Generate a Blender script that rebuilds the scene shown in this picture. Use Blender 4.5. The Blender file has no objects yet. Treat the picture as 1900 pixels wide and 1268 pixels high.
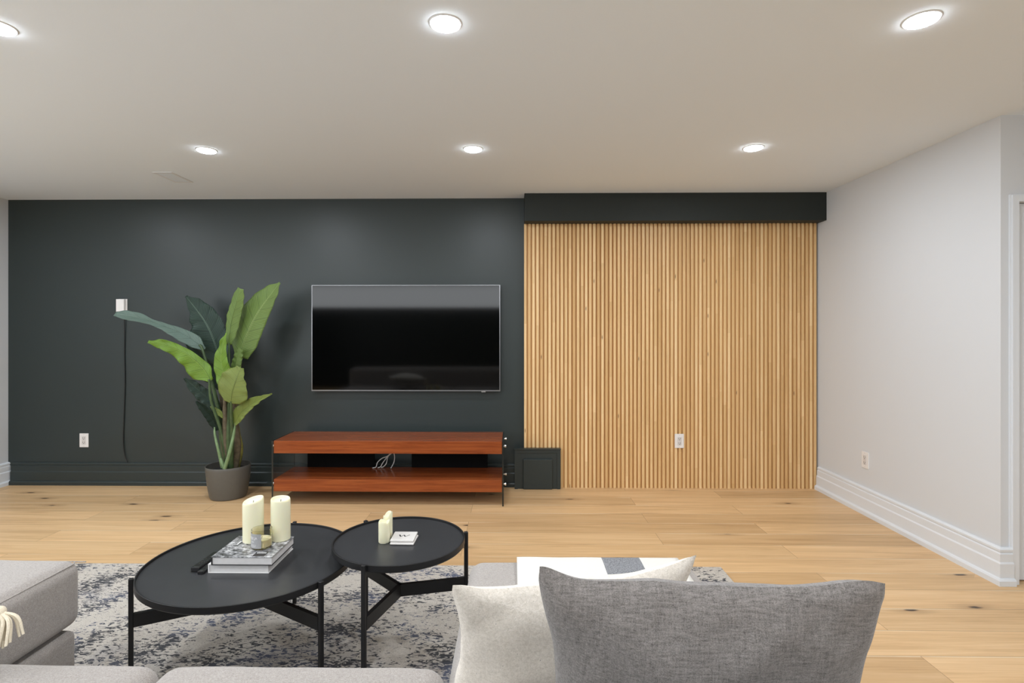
import bpy, bmesh, math, random
from mathutils import Vector, Matrix, noise
random.seed(7)
PI = math.pi
COL = bpy.context.scene.collection
SC = bpy.context.scene

# ------------------------------------------------------------------ camera, world, lights, exposure
FPX = 1015.0
cam_data = bpy.data.cameras.new('camera')
cam_data.sensor_fit = 'HORIZONTAL'
cam_data.sensor_width = 36.0
cam_data.lens = FPX / 1900 * 36.0
cam_data.shift_x = (950 - 937.8) / 1900
cam_data.shift_y = -(634 - 614) / 1900
cam_data.clip_start = 0.02
cam = bpy.data.objects.new('camera', cam_data)
cam.location = (0, 0, 1.295)
cam.rotation_euler = (PI / 2, 0, math.radians(0.8))
COL.objects.link(cam)
SC.camera = cam
SC.view_settings.view_transform = 'Standard'
SC.view_settings.look = 'None'
SC.view_settings.gamma = 1.0
SC.view_settings.use_curve_mapping = False
SC.view_settings.exposure = 0.10

world = bpy.data.worlds.new('world')
SC.world = world
world.use_nodes = True
world.node_tree.nodes['Background'].inputs[0].default_value = (0.5, 0.55, 0.6, 1)
world.node_tree.nodes['Background'].inputs[1].default_value = 0.15

LAMP_W = 8.8            # watts of each recessed downlight
LAMP_COL = (0.94, 1.0, 1.08)
FILL_STRENGTH = 5.0   # glow of the unseen band added behind the viewer as fill

# room dimensions
XL, XR, YB, YF, ZC = -4.262, 2.500, 4.560, -3.40, 2.40
YRET, XOUT = 2.840, 4.30

# ------------------------------------------------------------------ materials
def new_mat(name):
    m = bpy.data.materials.new(name)
    m.use_nodes = True
    nt = m.node_tree
    b = nt.nodes['Principled BSDF']
    return m, nt, b

def N(nt, t, **kw):
    n = nt.nodes.new(t)
    for k, v in kw.items():
        if k in n.inputs.keys() if hasattr(n.inputs, 'keys') else False:
            n.inputs[k].default_value = v
        else:
            setattr(n, k, v)
    return n

def L(nt, a, b):
    nt.links.new(a, b)

def coords(nt, scale=(1, 1, 1), space='Object', rot=(0, 0, 0)):
    tc = nt.nodes.new('ShaderNodeTexCoord')
    mp = nt.nodes.new('ShaderNodeMapping')
    mp.inputs['Scale'].default_value = scale
    mp.inputs['Rotation'].default_value = rot
    L(nt, tc.outputs[space], mp.inputs['Vector'])
    return mp.outputs['Vector']

def noise_tex(nt, vec, scale, detail=4, rough=0.55, dist=0.0):
    n = nt.nodes.new('ShaderNodeTexNoise')
    n.inputs['Scale'].default_value = scale
    n.inputs['Detail'].default_value = detail
    n.inputs['Roughness'].default_value = rough
    n.inputs['Distortion'].default_value = dist
    L(nt, vec, n.inputs['Vector'])
    return n.outputs['Fac']

def ramp(nt, fac, stops, interp='LINEAR'):
    r = nt.nodes.new('ShaderNodeValToRGB')
    r.color_ramp.interpolation = interp
    els = r.color_ramp.elements
    while len(els) < len(stops):
        els.new(0.5)
    for e, (p, c) in zip(els, stops):
        e.position = p
        e.color = (c[0], c[1], c[2], 1) if hasattr(c, '__len__') else (c, c, c, 1)
    L(nt, fac, r.inputs['Fac'])
    return r.outputs['Color']

def mix(nt, fac, a, b, blend='MIX'):
    n = nt.nodes.new('ShaderNodeMix')
    n.data_type = 'RGBA'
    n.blend_type = blend
    for val, idx in ((fac, 0), (a, 6), (b, 7)):
        if hasattr(val, 'is_linked'):
            L(nt, val, n.inputs[idx])
        elif idx == 0:
            n.inputs[0].default_value = val
        else:
            n.inputs[idx].default_value = (val[0], val[1], val[2], 1)
    return n.outputs[2]

def math_n(nt, op, a, b=None, c=None):
    n = nt.nodes.new('ShaderNodeMath')
    n.operation = op
    for i, v in enumerate((a, b, c)):
        if v is None:
            continue
        if hasattr(v, 'is_linked'):
            L(nt, v, n.inputs[i])
        else:
            n.inputs[i].default_value = v
    return n.outputs[0]

def bump(nt, bsdf, height, strength=0.3, distance=0.002):
    b = nt.nodes.new('ShaderNodeBump')
    b.inputs['Strength'].default_value = strength
    b.inputs['Distance'].default_value = distance
    L(nt, height, b.inputs['Height'])
    L(nt, b.outputs['Normal'], bsdf.inputs['Normal'])

def plain(name, col, rough=0.5, metal=0.0, spec=0.5, mottled=0.0, bump_s=0.0, scale=60):
    m, nt, b = new_mat(name)
    b.inputs['Roughness'].default_value = rough
    b.inputs['Metallic'].default_value = metal
    b.inputs['Specular IOR Level'].default_value = spec
    v = coords(nt)
    f = noise_tex(nt, v, scale, 3)
    lo = tuple(c * (1 - mottled) for c in col)
    hi = tuple(min(1, c * (1 + mottled)) for c in col)
    L(nt, ramp(nt, f, [(0.3, lo), (0.7, hi)]), b.inputs['Base Color'])
    if bump_s:
        bump(nt, b, f, bump_s, 0.001)
    return m

M = {}
M['wall_white'] = plain('wall_white_paint', (0.665, 0.685, 0.705), 0.55, spec=0.3, mottled=0.006, bump_s=0.05, scale=220)
M['ceiling'] = plain('ceiling_paint', (0.81, 0.885, 0.955), 0.9, spec=0.1, mottled=0.006, bump_s=0.05, scale=180)
M['trim_white'] = plain('trim_white_semigloss', (0.74, 0.77, 0.80), 0.35, spec=0.4, mottled=0.004)
M['green'] = plain('dark_green_paint', (0.024, 0.034, 0.033), 0.42, spec=0.5, mottled=0.03, bump_s=0.08, scale=240)
M['black_green'] = plain('bulkhead_paint', (0.018, 0.023, 0.021), 0.6, spec=0.35, mottled=0.03)
M['plastic_white'] = plain('white_plastic', (0.82, 0.80, 0.78), 0.35, mottled=0.004)
M['plastic_shade'] = plain('receptacle_plastic', (0.66, 0.63, 0.61), 0.4, mottled=0.004)
M['slot'] = plain('dark_slot', (0.03, 0.028, 0.026), 0.7)
M['black_metal'] = plain('black_powder_coat', (0.010, 0.010, 0.0105), 0.42, spec=0.4, mottled=0.05)
M['table_top'] = plain('charcoal_tabletop', (0.031, 0.032, 0.034), 0.36, spec=0.5, mottled=0.07, scale=14)
M['black'] = plain('black_plastic', (0.012, 0.012, 0.013), 0.3, mottled=0.05)
M['black_board'] = plain('black_backboard', (0.006, 0.006, 0.006), 0.8, spec=0.1)
M['chrome'] = plain('brushed_chrome', (0.75, 0.75, 0.74), 0.22, metal=1.0)
M['silver'] = plain('silver_frame', (0.32, 0.32, 0.33), 0.3, metal=1.0)
M['cord_black'] = plain('black_cord', (0.008, 0.009, 0.009), 0.5)
M['cord_white'] = plain('white_cord', (0.80, 0.80, 0.78), 0.5)
M['pot'] = plain('taupe_pot', (0.108, 0.102, 0.088), 0.45, spec=0.4, mottled=0.03, scale=30)
M['soil'] = plain('dark_soil', (0.012, 0.010, 0.009), 0.95, mottled=0.5, bump_s=1.0, scale=90)
M['paper'] = plain('page_block', (0.60, 0.59, 0.585), 0.7, mottled=0.03)
M['paper_white'] = plain('white_cover', (0.86, 0.85, 0.84), 0.4)
M['ceramic'] = plain('white_ceramic', (0.66, 0.635, 0.605), 0.4, mottled=0.02, scale=30)
M['label'] = plain('grey_label', (0.34, 0.34, 0.345), 0.5, mottled=0.05, scale=200)
M['label_ink'] = plain('white_ink', (0.8, 0.8, 0.8), 0.5)
M['ink'] = plain('black_ink', (0.02, 0.02, 0.02), 0.5)
M['wick'] = plain('charred_wick', (0.05, 0.045, 0.04), 0.9)
M['strand'] = plain('cream_yarn', (0.72, 0.64, 0.50), 0.9, spec=0.1, mottled=0.1, bump_s=0.4, scale=300)

m, nt, b = new_mat('candle_wax')
b.inputs['Base Color'].default_value = (0.80, 0.77, 0.56, 1)
b.inputs['Roughness'].default_value = 0.45
b.inputs['Subsurface Weight'].default_value = 0.35
b.inputs['Subsurface Radius'].default_value = (0.02, 0.015, 0.008)
b.inputs['Subsurface Scale'].default_value = 0.6
bump(nt, b, noise_tex(nt, coords(nt), 40, 3), 0.12, 0.002)
M['wax'] = m

m, nt, b = new_mat('clear_glass')
b.inputs['Base Color'].default_value = (0.97, 0.98, 0.96, 1)
b.inputs['Roughness'].default_value = 0.0
b.inputs['Transmission Weight'].default_value = 1.0
b.inputs['IOR'].default_value = 1.45
M['glass'] = m
m, nt, b = new_mat('amber_glass')
b.inputs['Base Color'].default_value = (0.93, 0.89, 0.78, 1)
b.inputs['Roughness'].default_value = 0.02
b.inputs['Transmission Weight'].default_value = 1.0
b.inputs['IOR'].default_value = 1.12
M['amber'] = m
M['glass_edge'] = plain('dark_glass_edge', (0.012, 0.014, 0.012), 0.25)

m, nt, b = new_mat('tv_panel')
b.inputs['Base Color'].default_value = (0.0008, 0.0008, 0.0008, 1)
b.inputs['Roughness'].default_value = 0.055
b.inputs['IOR'].default_value = 1.42
M['screen'] = m

SIDE_FILL_STRENGTH = 4.0  # glow of the added left-hand panes, extra fill for walls and ceiling
def emit(name, col, s):
    m = bpy.data.materials.new(name)
    m.use_nodes = True
    nt = m.node_tree
    nt.nodes.clear()
    e = nt.nodes.new('ShaderNodeEmission')
    o = nt.nodes.new('ShaderNodeOutputMaterial')
    e.inputs[0].default_value = (*col, 1)
    e.inputs[1].default_value = s
    L(nt, e.outputs[0], o.inputs[0])
    return m
M['lens'] = emit('lit_led_lens', (0.96, 1.0, 1.04), 30.0)
M['daylight'] = emit('daylit_window_pane', (0.93, 0.97, 1.0), FILL_STRENGTH)  # emission of the added rear band

M['daylight_side'] = emit('daylit_side_pane', (0.90, 0.955, 1.0), SIDE_FILL_STRENGTH)  # fill glow added in the left wall
M['daylight_bay'] = emit('daylit_bay_pane', (0.90, 0.955, 1.0), 0.7)  # weaker fill glow added in the side bay
# floor: oak planks along X
def wood_floor():
    m, nt, b = new_mat('natural_oak_planks')
    tc = nt.nodes.new('ShaderNodeTexCoord')
    br = nt.nodes.new('ShaderNodeTexBrick')
    br.offset = 0.37
    br.offset_frequency = 2
    br.squash = 1.0
    br.inputs['Scale'].default_value = 1.0
    br.inputs['Brick Width'].default_value = 1.92
    br.inputs['Row Height'].default_value = 0.187
    br.inputs['Mortar Size'].default_value = 0.0011
    br.inputs['Mortar Smooth'].default_value = 0.2
    br.inputs['Color1'].default_value = (0, 0, 0, 1)
    br.inputs['Color2'].default_value = (1, 1, 1, 1)
    mp0 = nt.nodes.new('ShaderNodeMapping')
    mp0.inputs['Location'].default_value = (0.3, 0.045, 0)
    L(nt, tc.outputs['Object'], mp0.inputs['Vector'])
    L(nt, mp0.outputs[0], br.inputs['Vector'])
    rnd = br.outputs['Color']
    # per plank shift of the grain
    sep = nt.nodes.new('ShaderNodeSeparateXYZ')
    L(nt, mp0.outputs[0], sep.inputs[0])
    rr = math_n(nt, 'MULTIPLY', rnd, 37.0)
    comb = nt.nodes.new('ShaderNodeCombineXYZ')
    L(nt, math_n(nt, 'ADD', sep.outputs[0], rr), comb.inputs[0])
    L(nt, math_n(nt, 'ADD', sep.outputs[1], rr), comb.inputs[1])
    L(nt, rr, comb.inputs[2])
    def st(sx, sy):
        mp = nt.nodes.new('ShaderNodeMapping')
        mp.inputs['Scale'].default_value = (sx, sy, 1)
        L(nt, comb.outputs[0], mp.inputs['Vector'])
        return mp.outputs[0]
    g1 = noise_tex(nt, st(0.55, 9), 1.6, 6, 0.62, 1.1)
    g2 = noise_tex(nt, st(2.5, 120), 1.0, 3, 0.6)
    base = ramp(nt, g1, [(0.26, (0.53, 0.325, 0.155)), (0.5, (0.70, 0.46, 0.235)), (0.74, (0.80, 0.56, 0.32))])
    base = mix(nt, 0.22, base, ramp(nt, g2, [(0.3, (0.33, 0.20, 0.10)), (0.65, (0.68, 0.5, 0.31))]))
    tint = ramp(nt, rnd, [(0.0, (0.86, 0.83, 0.79)), (0.5, (1.0, 0.99, 0.97)), (1.0, (1.12, 1.11, 1.10))])
    base = mix(nt, 1.0, base, tint, 'MULTIPLY')
    # knots: rare, stretched along the plank
    vo = nt.nodes.new('ShaderNodeTexVoronoi')
    vo.inputs['Scale'].default_value = 1.0
    vo.inputs['Randomness'].default_value = 1.0
    vo.voronoi_dimensions = '2D'
    L(nt, st(1.5, 4.2), vo.inputs['Vector'])
    wob = noise_tex(nt, st(9, 60), 1.0, 2)
    dk = math_n(nt, 'ADD', vo.outputs['Distance'], math_n(nt, 'MULTIPLY', math_n(nt, 'SUBTRACT', wob, 0.5), 0.12))
    gate = nt.nodes.new('ShaderNodeSeparateXYZ')
    L(nt, vo.outputs['Color'], gate.inputs[0])
    on = math_n(nt, 'GREATER_THAN', gate.outputs[0], 0.62)
    kn = ramp(nt, dk, [(0.02, 1.0), (0.055, 0.0)])
    halo = ramp(nt, dk, [(0.03, 0.6), (0.20, 0.0)])
    base = mix(nt, math_n(nt, 'MULTIPLY', halo, on), base, (0.36, 0.22, 0.115))
    base = mix(nt, math_n(nt, 'MULTIPLY', kn, on), base, (0.05, 0.032, 0.022))
    # mineral streaks
    s = noise_tex(nt, st(1.2, 90), 1.0, 2)
    base = mix(nt, ramp(nt, s, [(0.765, 0.0), (0.80, 0.6)]), base, (0.12, 0.08, 0.05))
    base = mix(nt, ramp(nt, s, [(0.23, 0.5), (0.27, 0.0)]), base, (0.80, 0.64, 0.43))
    # pale bevel beside the far edge of each plank row
    fr = math_n(nt, 'FRACT', math_n(nt, 'DIVIDE', sep.outputs[1], 0.187))
    pale = math_n(nt, 'MULTIPLY', ramp(nt, fr, [(0.955, 0.0), (0.975, 1.0)]), ramp(nt, noise_tex(nt, st(1.1, 3), 1.0, 2), [(0.46, 0.0), (0.56, 0.75)]))
    base = mix(nt, pale, base, (0.90, 0.74, 0.52))
    base = mix(nt, math_n(nt, 'MULTIPLY', br.outputs['Fac'], 0.8), base, (0.20, 0.125, 0.065))
    L(nt, base, b.inputs['Base Color'])
    b.inputs['Roughness'].default_value = 0.42
    b.inputs['Specular IOR Level'].default_value = 0.35
    hgt = math_n(nt, 'SUBTRACT', math_n(nt, 'MULTIPLY', g2, 0.15), br.outputs['Fac'])
    bump(nt, b, hgt, 0.25, 0.0012)
    return m
M['floor'] = wood_floor()

PERIOD = 0.0334
SX0 = 0.0915
def slat_wood(name, dark=False):
    m, nt, b = new_mat(name)
    tc = nt.nodes.new('ShaderNodeTexCoord')
    sep = nt.nodes.new('ShaderNodeSeparateXYZ')
    L(nt, tc.outputs['Object'], sep.inputs[0])
    idx = math_n(nt, 'FLOOR', math_n(nt, 'DIVIDE', math_n(nt, 'SUBTRACT', sep.outputs[0], SX0 - 0.003), PERIOD))
    wn = nt.nodes.new('ShaderNodeTexWhiteNoise')
    wn.noise_dimensions = '1D'
    L(nt, idx, wn.inputs['W'])
    r = wn.outputs['Value']
    comb = nt.nodes.new('ShaderNodeCombineXYZ')
    L(nt, sep.outputs[0], comb.inputs[0])
    L(nt, sep.outputs[1], comb.inputs[1])
    L(nt, math_n(nt, 'ADD', sep.outputs[2], math_n(nt, 'MULTIPLY', r, 71.0)), comb.inputs[2])
    def st(sx, sz):
        mp = nt.nodes.new('ShaderNodeMapping')
        mp.inputs['Scale'].default_value = (sx, sx, sz)
        L(nt, comb.outputs[0], mp.inputs['Vector'])
        return mp.outputs[0]
    g = noise_tex(nt, st(90, 1.6), 1.0, 5, 0.6, 0.6)
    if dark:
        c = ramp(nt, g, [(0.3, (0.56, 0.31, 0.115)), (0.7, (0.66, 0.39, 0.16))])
    else:
        c = ramp(nt, g, [(0.25, (0.68, 0.43, 0.185)), (0.5, (0.79, 0.54, 0.27)), (0.75, (0.88, 0.65, 0.37))])
        c = mix(nt, 1.0, c, ramp(nt, r, [(0.0, (0.86, 0.80, 0.72)), (0.35, (0.97, 0.95, 0.92)), (0.7, (1.0, 1.02, 1.03)), (1.0, (1.10, 1.15, 1.22))]), 'MULTIPLY')
        # finger joints change tone along a slat
        j = nt.nodes.new('ShaderNodeTexWhiteNoise')
        j.noise_dimensions = '2D'
        cj = nt.nodes.new('ShaderNodeCombineXYZ')
        L(nt, idx, cj.inputs[0])
        L(nt, math_n(nt, 'FLOOR', math_n(nt, 'DIVIDE', comb.outputs[0] if False else math_n(nt, 'ADD', sep.outputs[2], math_n(nt, 'MULTIPLY', r, 3.0)), 0.62)), cj.inputs[1])
        L(nt, cj.outputs[0], j.inputs['Vector'])
        c = mix(nt, 1.0, c, ramp(nt, j.outputs['Value'], [(0.0, (0.92, 0.89, 0.85)), (0.6, (1, 1, 1)), (1.0, (1.04, 1.05, 1.07))]), 'MULTIPLY')
        vo = nt.nodes.new('ShaderNodeTexVoronoi')
        vo.inputs['Scale'].default_value = 1.0
        vo.voronoi_dimensions = '2D'
        kc = nt.nodes.new('ShaderNodeCombineXYZ')
        L(nt, math_n(nt, 'MULTIPLY', sep.outputs[0], 30.0), kc.inputs[0])
        L(nt, math_n(nt, 'MULTIPLY', sep.outputs[2], 5.0), kc.inputs[1])
        L(nt, kc.outputs[0], vo.inputs['Vector'])
        sp = nt.nodes.new('ShaderNodeSeparateXYZ')
        L(nt, vo.outputs['Color'], sp.inputs[0])
        on = math_n(nt, 'GREATER_THAN', sp.outputs[0], 0.985)
        c = mix(nt, math_n(nt, 'MULTIPLY', on, ramp(nt, vo.outputs['Distance'], [(0.03, 1.0), (0.12, 0.0)])), c, (0.10, 0.045, 0.02))
    L(nt, c, b.inputs['Base Color'])
    b.inputs['Roughness'].default_value = 0.45
    b.inputs['Specular IOR Level'].default_value = 0.3
    return m
M['slat'] = slat_wood('oak_slat_wood')
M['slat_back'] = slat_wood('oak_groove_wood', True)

def cherry():
    m, nt, b = new_mat('cherry_veneer')
    v = coords(nt, (0.9, 22, 22))
    g = noise_tex(nt, v, 2.2, 6, 0.7, 0.5)
    v2 = coords(nt, (4, 120, 120))
    g2 = noise_tex(nt, v2, 1.0, 3)
    c = ramp(nt, g, [(0.22, (0.15, 0.032, 0.010)), (0.5, (0.26, 0.064, 0.018)), (0.78, (0.38, 0.11, 0.030))])
    c = mix(nt, ramp(nt, g2, [(0.62, 0.0), (0.75, 0.45)]), c, (0.07, 0.014, 0.006))
    L(nt, c, b.inputs['Base Color'])
    b.inputs['Roughness'].default_value = 0.20
    b.inputs['Specular IOR Level'].default_value = 0.22
    return m
M['cherry'] = cherry()

def fabric(name, lo, hi, weave=900, rough=0.95, fleck=0.0, streak=(1, 1, 1), bs=0.5, sscale=60):
    m, nt, b = new_mat(name)
    v = coords(nt)
    f1 = noise_tex(nt, v, weave, 2, 0.7)
    va = coords(nt, streak)
    f2 = noise_tex(nt, va, sscale, 4, 0.7)
    vb = coords(nt, (streak[1], streak[0], streak[0]))
    f3 = noise_tex(nt, vb, sscale, 4, 0.7)
    f = math_n(nt, 'ADD', math_n(nt, 'MULTIPLY', f2, 0.62), math_n(nt, 'MULTIPLY', f3, 0.38))
    f = math_n(nt, 'ADD', math_n(nt, 'MULTIPLY', f, 0.6), math_n(nt, 'MULTIPLY', f1, 0.4))
    c = ramp(nt, f, [(0.38, lo), (0.62, hi)])
    if fleck:
        ff = noise_tex(nt, v, 170, 2)
        c = mix(nt, ramp(nt, ff, [(0.70, 0.0), (0.76, fleck)]), c, tuple(x * 0.45 for x in lo))
    L(nt, c, b.inputs['Base Color'])
    b.inputs['Roughness'].default_value = rough
    b.inputs['Specular IOR Level'].default_value = 0.15
    b.inputs['Sheen Weight'].default_value = 0.25
    b.inputs['Sheen Roughness'].default_value = 0.5
    bump(nt, b, f, bs, 0.0015)
    return m
M['sofa'] = fabric('warm_grey_sofa_weave', (0.255, 0.230, 0.208), (0.465, 0.428, 0.398), 330, streak=(1, 4, 4), sscale=110, bs=1.0)
M['pillow_grey'] = fabric('heather_grey_linen', (0.095, 0.087, 0.081), (0.30, 0.278, 0.264), 600, streak=(1, 8, 8), sscale=36, bs=0.9)
M['pillow_cream'] = fabric('cream_wool', (0.64, 0.585, 0.505), (0.85, 0.79, 0.71), 420, fleck=0.8, sscale=170, bs=1.0)
M['throw_cream'] = fabric('cream_knit', (0.70, 0.66, 0.58), (0.80, 0.77, 0.70), 500)

def throw_mat():
    m, nt, b = new_mat('colour_block_throw')
    tc = nt.nodes.new('ShaderNodeTexCoord')
    sep = nt.nodes.new('ShaderNodeSeparateXYZ')
    L(nt, tc.outputs['Object'], sep.inputs[0])
    a = math_n(nt, 'GREATER_THAN', sep.outputs[0], 0.322)
    c2 = math_n(nt, 'LESS_THAN', sep.outputs[0], 0.460)
    y = math_n(nt, 'GREATER_THAN', sep.outputs[1], 1.72)
    f = math_n(nt, 'MULTIPLY', math_n(nt, 'MULTIPLY', a, c2), y)
    n1 = noise_tex(nt, coords(nt), 260, 3, 0.8)
    n2 = noise_tex(nt, coords(nt), 600, 2)
    grey = ramp(nt, n1, [(0.38, (0.13, 0.135, 0.145)), (0.62, (0.34, 0.345, 0.36))])
    wht = ramp(nt, n2, [(0.3, (0.70, 0.67, 0.61)), (0.7, (0.80, 0.78, 0.73))])
    L(nt, mix(nt, f, wht, grey), b.inputs['Base Color'])
    b.inputs['Roughness'].default_value = 0.95
    b.inputs['Specular IOR Level'].default_value = 0.1
    bump(nt, b, n2, 0.5, 0.002)
    return m
M['throw'] = throw_mat()

def rug_mat():
    m, nt, b = new_mat('distressed_rug')
    v = coords(nt)
    base = ramp(nt, noise_tex(nt, v, 1.6, 4), [(0.35, (0.50, 0.45, 0.39)), (0.65, (0.63, 0.585, 0.52))])
    base = mix(nt, 0.35, base, ramp(nt, noise_tex(nt, v, 160, 3), [(0.3, (0.30, 0.27, 0.24)), (0.7, (0.72, 0.68, 0.62))]))
    # broken tufts of dark yarn, long across the rug
    rot = coords(nt, (34, 74, 1), rot=(0, 0, 0.30))
    tuft = noise_tex(nt, rot, 1.0, 3, 0.62, 1.0)
    big = noise_tex(nt, v, 3.0, 5, 0.6, 0.8)
    # medallion bands around the rug centre
    tc = nt.nodes.new('ShaderNodeTexCoord')
    mp = nt.nodes.new('ShaderNodeMapping')
    mp.inputs['Location'].default_value = (0.70, -1.75, 0)
    L(nt, tc.outputs['Object'], mp.inputs['Vector'])
    ln = nt.nodes.new('ShaderNodeVectorMath')
    ln.operation = 'LENGTH'
    L(nt, mp.outputs[0], ln.inputs[0])
    rad = math_n(nt, 'ADD', ln.outputs['Value'], math_n(nt, 'MULTIPLY', big, 0.22))
    ring = math_n(nt, 'ABSOLUTE', math_n(nt, 'SINE', math_n(nt, 'MULTIPLY', rad, 11.0)))
    dens = math_n(nt, 'ADD', math_n(nt, 'MULTIPLY', big, 0.42), math_n(nt, 'MULTIPLY', math_n(nt, 'POWER', ring, 3.0), 0.10))
    near = ramp(nt, ln.outputs['Value'], [(0.2, 1.0), (0.95, 0.0)])
    dens = math_n(nt, 'ADD', dens, math_n(nt, 'MULTIPLY', near, 0.035))
    val = math_n(nt, 'ADD', tuft, dens)
    mask = ramp(nt, val, [(0.795, 0.0), (0.83, 0.95)])
    blue = noise_tex(nt, v, 3.4, 2)
    yarn = ramp(nt, blue, [(0.48, (0.055, 0.058, 0.066)), (0.62, (0.095, 0.11, 0.16))])
    wash = ramp(nt, math_n(nt, 'ADD', math_n(nt, 'ADD', big, math_n(nt, 'MULTIPLY', near, .10)), math_n(nt, 'MULTIPLY', noise_tex(nt, v, 14, 3), 0.3)), [(0.70, 0.0), (0.90, 0.5)])
    base = mix(nt, wash, base, (0.30, 0.30, 0.33))
    c = mix(nt, mask, base, yarn)
    L(nt, c, b.inputs['Base Color'])
    b.inputs['Roughness'].default_value = 1.0
    b.inputs['Specular IOR Level'].default_value = 0.05
    bump(nt, b, noise_tex(nt, v, 220, 3), 0.8, 0.004)
    return m
M['rug'] = rug_mat()

def leaf_mat(name, col, vein, under=None, gloss=0.42):
    m, nt, b = new_mat(name)
    tc = nt.nodes.new('ShaderNodeTexCoord')
    sep = nt.nodes.new('ShaderNodeSeparateXYZ')
    L(nt, tc.outputs['UV'], sep.inputs[0])
    v = math_n(nt, 'ABSOLUTE', math_n(nt, 'SUBTRACT', sep.outputs[1], 0.5))
    ph = math_n(nt, 'MULTIPLY', math_n(nt, 'SUBTRACT', sep.outputs[0], math_n(nt, 'MULTIPLY', v, 0.22)), 260.0)
    w = math_n(nt, 'SINE', ph)
    ph2 = math_n(nt, 'SINE', math_n(nt, 'MULTIPLY', math_n(nt, 'SUBTRACT', sep.outputs[0], math_n(nt, 'MULTIPLY', v, 0.22)), 44.0))
    c = mix(nt, ramp(nt, w, [(0.0, 0.0), (1.0, 0.25)]), col, vein)
    blot = noise_tex(nt, coords(nt), 9, 3)
    c = mix(nt, ramp(nt, blot, [(0.35, 0.0), (0.75, 0.35)]), c, tuple(x * 0.6 for x in col))
    c = mix(nt, ramp(nt, ph2, [(0.985, 0.0), (0.999, 0.7)]), c, tuple(x * 0.35 for x in col))
    rib = ramp(nt, v, [(0.012, 1.0), (0.03, 0.0)])
    c = mix(nt, rib, c, vein)
    L(nt, c, b.inputs['Base Color'])
    b.inputs['Roughness'].default_value = gloss
    b.inputs['Specular IOR Level'].default_value = 0.2 if col[1] < .05 else 0.35
    bump(nt, b, w, 0.35, 0.0015)
    return m
M['leaf_light'] = leaf_mat('light_green_leaf', (0.115, 0.185, 0.040), (0.24, 0.33, 0.10))
M['leaf_lime'] = leaf_mat('bright_green_leaf', (0.125, 0.235, 0.022), (0.30, 0.43, 0.09))
M['leaf_olive'] = leaf_mat('olive_green_leaf', (0.175, 0.225, 0.048), (0.12, 0.165, 0.04))
M['leaf_dark'] = leaf_mat('dark_green_leaf', (0.022, 0.042, 0.032), (0.11, 0.16, 0.12), gloss=0.34)
M['leaf_deep'] = leaf_mat('deep_green_leaf', (0.007, 0.018, 0.011), (0.03, 0.055, 0.035), gloss=0.55)
M['leaf_grey'] = leaf_mat('grey_green_leaf', (0.10, 0.155, 0.125), (0.24, 0.31, 0.26))
M['stem'] = plain('green_stem', (0.055, 0.095, 0.035), 0.5, mottled=0.25, scale=20)
M['stem_pale'] = plain('pale_green_stem', (0.17, 0.26, 0.12), 0.5, mottled=0.2, scale=20)
M['stem_brown'] = plain('brown_sheath', (0.105, 0.085, 0.05), 0.7, mottled=0.35, scale=40)
M['sheath_yellow'] = plain('yellowed_sheath', (0.20, 0.19, 0.045), 0.6, mottled=0.4, scale=25)

def cover_mat():
    m, nt, b = new_mat('black_and_white_photo_cover')
    f = noise_tex(nt, coords(nt, (30, 45, 1)), 1.3, 6, 0.8, 0.4)
    g = noise_tex(nt, coords(nt, (9, 11, 1)), 1.0, 2)
    f = math_n(nt, 'ADD', math_n(nt, 'MULTIPLY', f, 0.8), math_n(nt, 'MULTIPLY', g, 0.25))
    L(nt, ramp(nt, f, [(0.44, (0.03, 0.03, 0.032)), (0.53, (0.25, 0.25, 0.26)), (0.64, (0.75, 0.75, 0.76))]), b.inputs['Base Color'])
    b.inputs['Roughness'].default_value = 0.3
    return m
M['cover'] = cover_mat()

# ------------------------------------------------------------------ mesh helpers
def obj(name, bm, mat, parent=None, smooth=False, autosmooth=False):
    me = bpy.data.meshes.new(name)
    bm.normal_update()
    if smooth:
        for e_ in bm.edges:
            if len(e_.link_faces) == 2 and e_.calc_face_angle(0) > math.radians(38):
                e_.smooth = False
    bm.to_mesh(me)
    bm.free()
    mats = mat if isinstance(mat, (list, tuple)) else [mat]
    for mm in mats:
        me.materials.append(mm)
    if smooth:
        me.polygons.foreach_set('use_smooth', [True] * len(me.polygons))
    o = bpy.data.objects.new(name, me)
    COL.objects.link(o)
    if parent is not None:
        o.parent = parent
        o.location = -Vector(parent.location) if parent.get('_origin') else (0, 0, 0)
    return o

def tag(o, label, cat, group=None):
    o['label'] = label
    o['category'] = cat
    if group:
        o['group'] = group
    return o

def structure(o):
    o['kind'] = 'structure'
    return o

def thing(name, label, cat, loc=(0, 0, 0), rz=0.0, group=None):
    o = bpy.data.objects.new(name, None)
    o.empty_display_size = 0.05
    COL.objects.link(o)
    o.location = loc
    o.rotation_euler = (0, 0, rz)
    tag(o, label, cat, group)
    return o

def copy_tree(o, parent=None):
    c = o.copy()
    COL.objects.link(c)
    if parent is not None:
        c.parent = parent
    for ch in list(o.children):
        copy_tree(ch, c)
    return c

def box(bm, x0, x1, y0, y1, z0, z1, mi=0):
    vs = [bm.verts.new((x, y, z)) for x in (x0, x1) for y in (y0, y1) for z in (z0, z1)]
    idx = [(0, 1, 3, 2), (4, 6, 7, 5), (0, 4, 5, 1), (2, 3, 7, 6), (0, 2, 6, 4), (1, 5, 7, 3)]
    fs = []
    for q in idx:
        f = bm.faces.new([vs[i] for i in q])
        f.material_index = mi
        fs.append(f)
    return vs, fs

def bbox(x0, x1, y0, y1, z0, z1, bev=0.0, seg=2):
    bm = bmesh.new()
    box(bm, x0, x1, y0, y1, z0, z1)
    if bev:
        bmesh.ops.bevel(bm, geom=list(bm.edges), offset=bev, segments=seg, profile=0.7, affect='EDGES')
    return bm

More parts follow.
